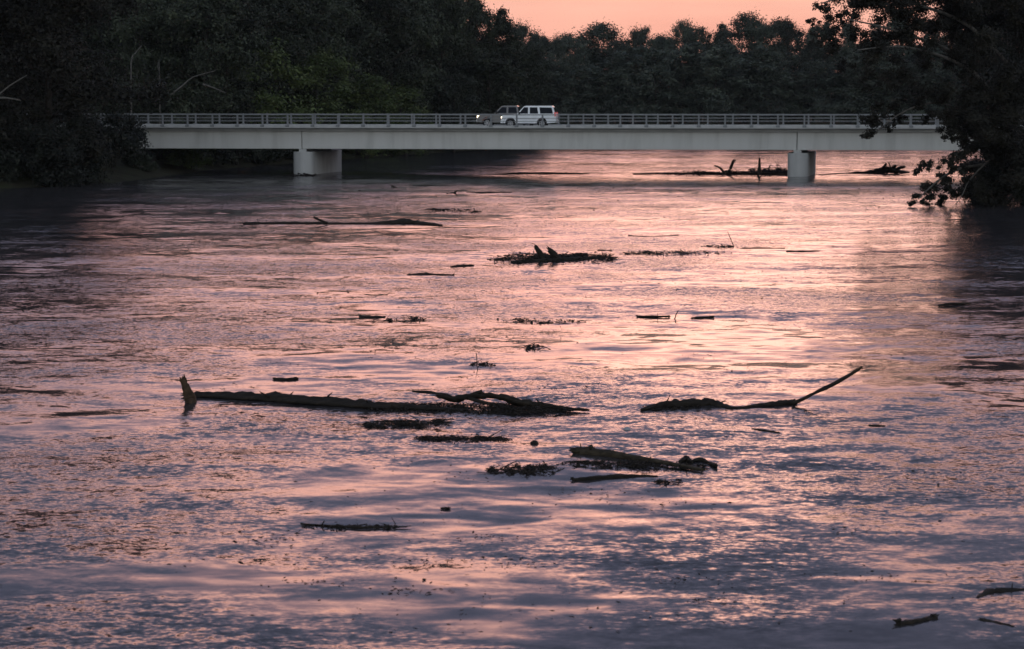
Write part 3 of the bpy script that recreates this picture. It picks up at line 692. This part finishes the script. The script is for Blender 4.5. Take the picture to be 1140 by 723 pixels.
def debris(label, px0, px1, py, hpx, n, seed, slope=0., name='debris_mat', tall_px=3., cat='debris', twigs=None, group=None, sparse=False):
    """a raft of leaves, bark flakes and twigs floating round photo row py"""
    g = np.random.default_rng(seed); c = at((px0 + px1) / 2, py + slope / 2); s = SC(c.y); o_ = np.array(c)
    k = max(1.0, 52 / s) ** .85; n = int(n * 3.2)
    nc_ = max(3, int((px1 - px0) / 9)); uu = g.random(nc_); vv = g.normal(0, .42, nc_); wt_ = g.random(nc_) ** 2 + .08; wt_ /= wt_.sum()
    idx = g.choice(nc_, n, p=wt_); loose = g.random(n) < .35
    u = np.where(loose, g.beta(1.6, 1.6, n), uu[idx] + g.normal(0, .035, n)); v = np.where(loose, g.normal(0, .45, n), vv[idx] + g.normal(0, .22, n))
    lim = np.clip(1 - np.abs(2 * u - 1) ** 3, 0, 1); keep = (u > 0) & (u < 1) & (np.abs(v) < 1.3 * lim + .1); u, v, lim = u[keep], v[keep], lim[keep]; n2 = len(u)
    thick = np.interp(u, np.linspace(0, 1, 12), g.random(12)) * lim
    P = np.array([at(px0 + (px1 - px0) * a_, py + slope * a_ + b_ * hpx / 2) for a_, b_ in zip(u, v)]) - o_
    P[:, 2] = g.random(n2) ** 2.2 * tall_px / s * np.exp(-v * v * 2) * (.25 + 1.2 * thick) + .012
    t = g.normal(size=(n2, 3)) * [1, .9, .28]; t /= np.linalg.norm(t, axis=1)[:, None]
    w = np.cross(t, g.normal(size=(n2, 3)) * [.5, .5, 1]); w /= np.linalg.norm(w, axis=1)[:, None]
    L = (.034 * k * (.4 + 1.3 * g.random(n2) ** 1.5))[:, None]; B = L * (.12 + .33 * g.random(n2) ** 1.5)[:, None]; nrm_ = np.cross(t, w) * B * .3
    top = np.stack([P - t * L, P + w * B + nrm_, P + t * L, P - w * B + nrm_], 1).reshape(-1, 3)
    a = Acc().add((top, np.arange(len(top)).reshape(-1, 4)))
    for j in range(twigs if twigs is not None else max(5, n // 50)):
        i = g.integers(0, n2); d = g.normal(size=3) * [1, .5, .10]; d = d / np.linalg.norm(d) * (.1 + .32 * g.random() ** 2) * k
        r = .007 * k * (.6 + g.random()); p = P[i] * [1, 1, .6]
        a.add(tube_np([p - d, p + g.normal(0, .03 * k, 3) * [1, 1, .4], p + d], [r, r * 1.1, r * .6], 5))
    ob = link(name, a.mesh(name), M_debris); ob.location = c; tag(ob, label, cat, group, 'stuff' if sparse else None); return ob

# the long trunk across the middle
trunk_o = log('floating_log', 'longest floating trunk with an upturned pale broken root end', [(208, 443, 8), (225, 442.5, 9), (260, 444.5, 11), (300, 447, 13), (350, 451, 14), (395, 454, 13), (420, 455.5, 11), (470, 457, 8), (520, 458, 4)], seed=3, sides=14, rough=.2, lift=.3)
log('root_stub', None, [(213, 450, 14, 448), (210.5, 440, 12, 448), (206.5, 430, 8, 448), (203, 421.5, 6, 448)], M_cut, parent=trunk_o, seed=5, sides=9, stubs=0, rough=.14)
log('curved_branch', 'dark arched branch lying over the leaf raft right of the longest trunk', [(487, 441, 5, 453), (505, 444, 8, 453), (525, 441.5, 7, 453), (545, 440.5, 7, 453), (565, 444, 9, 454), (585, 450, 11, 455), (605, 454, 10), (630, 456, 7), (655, 457, 3)], seed=9, sides=9, cat='branch',
    extra=([(519, 442, 3, 453), (528, 438.5, 4, 453), (537, 436, 3.5, 453)], [(459, 436, 2.5, 446), (478, 437.5, 4, 447), (498, 441, 5, 450)], [(520, 443, 4, 453), (540, 449, 5, 455), (565, 452, 5, 456)]))
debris('dense leaf raft caught between the longest trunk and the arched branch', 405, 640, 455, 13, 2600, 21, 2, tall_px=6)
debris('narrow leaf strip floating just below the middle of the long trunk', 403, 503, 473, 8, 750, 22, -1, tall_px=3)
debris('wide ragged leaf strip below the arched branch', 460, 573, 489, 9, 900, 23, 2, tall_px=3)
debris('loose leaf patch left of the thick barkless log', 540, 626, 524, 14, 620, 24, 0, tall_px=4)
# the branch on the right
rb = log('drift_branch', 'long low branch with a bent arm rising to a pale broken tip', [(714, 457, 3), (735, 454, 8), (760, 453, 11), (790, 452, 11), (806, 454, 7), (818, 456, 5), (850, 453, 7), (870, 451.5, 8), (884, 450.5, 8)], seed=13, cat='branch', lift=.2,
         extra=([(882, 450, 5.5, 453), (900, 441, 5.5, 453), (918, 432, 5, 453), (935, 424, 4.5, 453), (957, 411, 3.2, 453)], [(741, 452, 1.6, 455), (743, 446, 1.4, 455), (746, 440, 1, 455)]))
log('broken_tip', None, [(950, 414.6, 4, 453), (955, 411.6, 3.6, 453), (959.5, 409, 2.4, 453)], M_cut, parent=rb, seed=2, sides=6, rough=.1, sub=2)
debris('small leaf cluster at the left end of the branch with the rising arm', 716, 780, 454, 6, 260, 25, 0, tall_px=5)
# the thick log below
lg = log('drift_log', 'thick barkless olive brown log with a blunt left end and tapered right end', [(641, 506, 10.5), (660, 507, 11), (690, 510, 9), (720, 514, 7.5), (750, 519, 6.5), (782, 524.5, 5)], M_olive_log, seed=15, sides=14, rough=.15, lift=.5,
         extra=([(656, 500, 6, 510), (660, 496.5, 4, 510)],))
debris('leaf litter gathered along the lower side of the thick barkless log', 615, 790, 517, 8, 800, 26, 3, tall_px=3)
log('small_branch', 'knobbly stick lying off the tapered end of the thick log', [(770, 514, 3), (780, 513, 6), (788, 515, 3), (797, 519.5, 6)], seed=17, cat='stick')
log('small_branch', 'short thick knot of wood just above the tapered end of the thick log', [(757, 515, 4), (764, 513, 8), (770, 515, 4)], seed=18, cat='stick')
log('thin_log', 'thin dark pole floating below the thick barkless log', [(637, 534.5, 4), (660, 533.5, 6), (690, 531.5, 7), (712, 530.5, 4), (732, 530.5, 1.5)], seed=19)
debris('few leaves right of the thin dark pole', 730, 765, 537, 6, 70, 27, sparse=True)
# smaller pieces, near to far
for lab, pts, nm, cat in (
        ('short straight chunk of log in the lower right corner', [(1000, 698, 10), (1020, 694.5, 9), (1041, 690, 9)], 'drift_log', 'log'),
        ('crooked stick at the right of the short straight chunk', [(1092, 692, 6), (1105, 694, 6), (1127, 699, 5)], 'stick', 'stick'),
        ('dark branch with a lump cut by the lower right picture edge', [(1088, 667, 4), (1102, 661, 9), (1115, 660, 8), (1150, 657, 4)], 'small_branch', 'branch'),
        ('flat dark stick floating alone left, below the big trunk', [(335, 583.5, 2), (365, 586, 3), (398, 588, 3.5), (425, 587.5, 3), (453, 587, 1.5)], 'stick', 'stick'),
        ('short straight stick floating above the left part of the longest trunk', [(305, 422.5, 4), (318, 423, 3), (331, 422, 4)], 'stick', 'stick'),
        ('thin slanting stick below the bent arm of the low branch', [(838, 478, 2), (852, 480, 3), (867, 482, 2.5)], 'stick', 'stick'),
        ('short dark stick right of the thin slanting stick', [(968, 474.5, 3), (984, 475, 3)], 'stick', 'stick'),
        ('thin stick floating by the right edge, level with the far leaf specks', [(1045, 341, 3), (1060, 339.5, 4), (1080, 339, 2.5)], 'stick', 'stick'),
        ('dark stick left of the middle, above the twiggy clump', [(401, 353.5, 3.5), (414, 354, 4.5), (428, 353.5, 3)], 'stick', 'stick'),
        ('dark stick beside an upright twig right of the middle', [(709, 353, 3), (725, 353.5, 4.5), (745, 353, 3)], 'stick', 'stick'),
        ('short stick right of the upright twig', [(770, 354.5, 2), (782, 354, 3), (794, 353.5, 3)], 'stick', 'stick'),
        ('flat plank-like stick left of and below the stub raft', [(455, 307, 3.5), (475, 306.5, 4), (505, 307, 3)], 'stick', 'stick'),
        ('short dark stick left of the stub raft', [(502, 297.5, 2), (514, 296.5, 3.5), (527, 296, 2)], 'stick', 'stick'),
        ('tiny straight stick at the upper right of the stub raft', [(666, 279.5, 2.5), (680, 279.5, 2.5)], 'stick', 'stick'),
        ('thin dark stick, longest of the right hand stick row', [(826, 277.5, 2.5), (850, 277.5, 3), (873, 277, 2)], 'stick', 'stick'),
        ('thin dark stick at the right end of the stick row', [(876, 280.5, 2.5), (892, 280.5, 2.5), (912, 280, 1.5)], 'stick', 'stick'),
        ('faint thin stick above the stick row', [(700, 263, 2), (725, 264, 2.2), (755, 262.5, 2)], 'stick', 'stick'),
        ('small lone stick between the flat stick and the lower pink ripples', [(491, 566.5, 2), (500, 566.5, 4)], 'stick', 'stick')):
    log(nm, lab, pts, seed=abs(hash(lab)) % 997 if False else len(lab) * 7 + int(pts[0][0]), cat=cat, sides=7, lift=.35)
log('upright_twig', 'tiny upright twig sticking out of the water right of the middle', [(751, 356, 1.5, 355), (753, 350, 1.3, 355), (755, 346, .8, 355)], cat='twig', sides=5)
debris('leaf line along the flat dark stick that floats alone on the left', 335, 455, 586.5, 4, 110, 28, 1, tall_px=1.5)
debris('twiggy clump with one tall thin stalk above the arched branch', 524, 551, 407, 6, 150, 29, 0, tall_px=3)
log('thin_stalk', 'tall thin stalk standing in the twiggy clump above the arched branch', [(531, 408, 1.2, 408), (531, 400, 1, 408), (530, 393, .8, 408)], cat='twig', sides=5)
debris('small leaf cluster above and right of the twiggy clump', 583, 607, 388, 6, 110, 30, 0, tall_px=4)
debris('leaf dashes right of the dark stick on the left of the middle', 430, 475, 356, 7, 120, 31, 0, tall_px=2, sparse=True)
debris('sparse leaf line above the small leaf cluster', 545, 650, 357, 5, 120, 32, 2, tall_px=2, sparse=True)
debris('long sparse leaf row between the stub raft and the right hand sticks', 690, 815, 282, 5, 230, 33, 0, tall_px=2, sparse=True)
debris('short leaf dash above the long sparse leaf row', 780, 818, 275, 3, 90, 34, 0, tall_px=2, sparse=True)
debris('little leaf cluster far left of the pier debris', 478, 533, 234, 4, 170, 35, 2, tall_px=3, sparse=True)
# raft with two stubs
debris('dark leaf and branch raft with two broken stubs rising from it', 543, 690, 290, 14, 1900, 36, -2, name='debris_raft', tall_px=7)
log('broken_stub', 'left of the two broken stubs rising from the dark raft', [(606, 290, 6, 291), (601, 281, 6, 291), (596.5, 275, 4, 291)], cat='stump', seed=4, sides=7, rough=.1)
log('broken_stub', 'right of the two broken stubs rising from the dark raft', [(622, 290, 7, 291), (617, 283, 7, 291), (611, 278, 5, 291)], cat='stump', seed=6, sides=7, rough=.1)
log('raft_log', 'low thick log in the middle of the dark raft with stubs', [(570, 293, 3), (600, 292, 5), (630, 291, 6), (650, 289, 5), (668, 287, 3)], seed=22, lift=.3)
# far long log at the left
log('far_log', 'long thin dark log with a humped right part, far left below the bridge', [(272, 250, 4.5), (300, 249.5, 4), (340, 249.5, 4), (380, 250, 4), (420, 250, 4.5), (448, 249, 8), (465, 249.5, 7), (492, 251.5, 2.5)], seed=31, sides=9, lift=.2,
    extra=([(365, 249, 2.5, 251), (357, 246, 3, 251), (349, 242, 2, 251)],))
# drift caught at the right pier
debris('long dark drift line caught in front of the right pier', 725, 882, 194, 4.5, 900, 41, 0, tall_px=4, name='drift_line')
log('leaning_stump', 'thick leaning stump in the drift line left of the right pier', [(810, 194, 4, 195), (814, 186, 3.5, 195), (816.5, 179, 3, 195)], cat='stump', sides=7, seed=2, rough=.1)
log('bent_branch', 'thin bent branch curving from the drift beside the thick leaning stump', [(806, 193, 3, 195), (802, 187.5, 2.5, 195), (796, 184.5, 1.4, 195)], cat='branch', sides=6, seed=3, rough=.1)
log('upright_stump', 'upright pointed stump in the root heap by the right pier', [(845, 195, 5, 196), (845.5, 186, 3, 196), (845.5, 176.5, 1.8, 196)], cat='stump', sides=7, seed=8, rough=.12)
debris('spiky root heap round the upright pointed stump', 832, 880, 192, 5, 620, 42, 1, tall_px=9, name='root_heap', twigs=40)
log('pier_log', 'dark log lying against the foot of the right pier', [(705, 194.5, 2), (760, 194, 3), (820, 194.5, 4), (868, 195.5, 5), (893, 196, 4)], seed=44)
log('drift_snag', 'dark drift trunk rising to a fan of roots right of the right pier', [(912, 195, 2), (945, 193.5, 3), (970, 191.5, 5, 193.5), (985, 189, 8, 193.5), (996, 190, 6, 193.5), (1012, 192.5, 3)], seed=46, cat='tree stump', sides=9,
    extra=([(982, 190, 4, 193.5), (985, 185, 3, 193.5), (987, 182, 1.5, 193.5)], [(990, 190, 4, 193.5), (996, 186, 3, 193.5), (998, 184, 1.5, 193.5)], [(996, 190, 4, 193.5), (1003, 187, 3, 193.5), (1008, 186, 1.5, 193.5)]))
log('far_drift', 'thin dark drift streak under the middle of the bridge', [(548, 195, 1.5), (575, 194, 3), (610, 194, 3.5), (655, 194, 1.5)], seed=48)
debris('brown drift heap at the foot of the left pier', 324, 350, 196, 3.5, 240, 43, 0, tall_px=4)
for lab, pts in (('small slanting stick far off below the left span, left of two', [(436, 207, 1.5, 209), (439, 208.5, 2, 209), (442, 210, 2, 209)]), ('small forked stick far off below the bridge middle', [(498, 216, 2), (505, 215.5, 3), (508, 213, 2, 216)])):
    log('stick', lab, pts, cat='stick', sides=6, seed=len(lab))
log('far_stick', 'faint dark stick below the white car', [(520, 214.5, 1.5), (545, 215, 2.4), (570, 214.5, 1.5)], cat='stick', sides=6)
# two round floating lumps
def lump(name, label, px, py, rpx, m, cat):
    c = at(px, py); r = rpx / SC(c.y); bm = bmesh.new(); bmesh.ops.create_icosphere(bm, subdivisions=3, radius=r)
    g = random.Random(px)
    for v in bm.verts: v.co *= 1 + .10 * math.sin(v.co.x * 9 / r + px) * math.cos(v.co.y * 3 / r) * .6 + g.uniform(-.03, .03); v.co.z *= .8
    ob = link(name, bm_mesh(name, bm), m, None, True); ob.location = c + Vector((0, 0, r * .3)); tag(ob, label, cat)
M_lump = noisy('scuffed pale plastic', [(.3, (.2, .21, .23)), (.7, (.34, .34, .36))], 9, .6, .4, .2, .01)
lump('floating_ball', 'pale grey scuffed ball floating above the thick barkless log', 698, 480, 4.2, M_lump, 'ball')
lump('wood_lump', 'small dark lump of wood left of the thick barkless log', 595, 495, 4.5, M_wet, 'wood lump')

# loose leaves everywhere on the water: nobody could count them
def loose_leaves():
    g = np.random.default_rng(91); n = 3600; px = g.normal(600, 260, n); py = 205 + 500 * g.random(n) ** 1.5
    cx_, cy_ = g.uniform(150, 1050, 90), 210 + 470 * g.random(90) ** 1.4
    i = g.integers(0, 90, n); cl = g.random(n) < .7
    px = np.where(cl, cx_[i] + g.normal(0, 26, n), px); py = np.where(cl, cy_[i] + g.normal(0, 3.2, n), py)
    V = []
    for x, y in zip(px, py):
        if y < 200: continue
        p = at(x, y); 
        if not (xL(p.y) + 1 < p.x < xR(p.y) - 1): continue
        L = .035 * max(1, 50 / SC(p.y)) ** .8 * (.5 + g.random()); a = g.random() * 6.28
        t = np.array([math.cos(a), math.sin(a), g.normal(0, .12)]) * L; w = np.array([-math.sin(a), math.cos(a), g.normal(0, .25)]) * L * .4
        c = np.array(p) + [0, 0, .016]; V += [c - t, c + w, c + t, c - w]
    V = np.array(V); ob = link('floating_leaves', np_mesh('floating_leaves', V, np.arange(len(V)).reshape(-1, 4)), M_debris)
    tag(ob, 'loose dark leaves and bark flakes scattered over the river surface', 'leaves', kind='stuff')
loose_leaves()

# thin river haze that pales the far trees a little
mh = bpy.data.materials.new('haze'); mh.use_nodes = True; ht = mh.node_tree; ht.nodes.clear()
ho = ht.nodes.new('ShaderNodeOutputMaterial'); hv = ht.nodes.new('ShaderNodeVolumePrincipled')
hv.inputs['Color'].default_value = (.8, .85, .9, 1); hv.inputs['Density'].default_value = .00005; hv.inputs['Anisotropy'].default_value = .2
ht.links.new(hv.outputs[0], ho.inputs['Volume'])
tag(link('haze', box_mesh('haze', [((-7000, -2500, -5), (7000, 8500, 48))]), mh), None, None, kind='stuff')
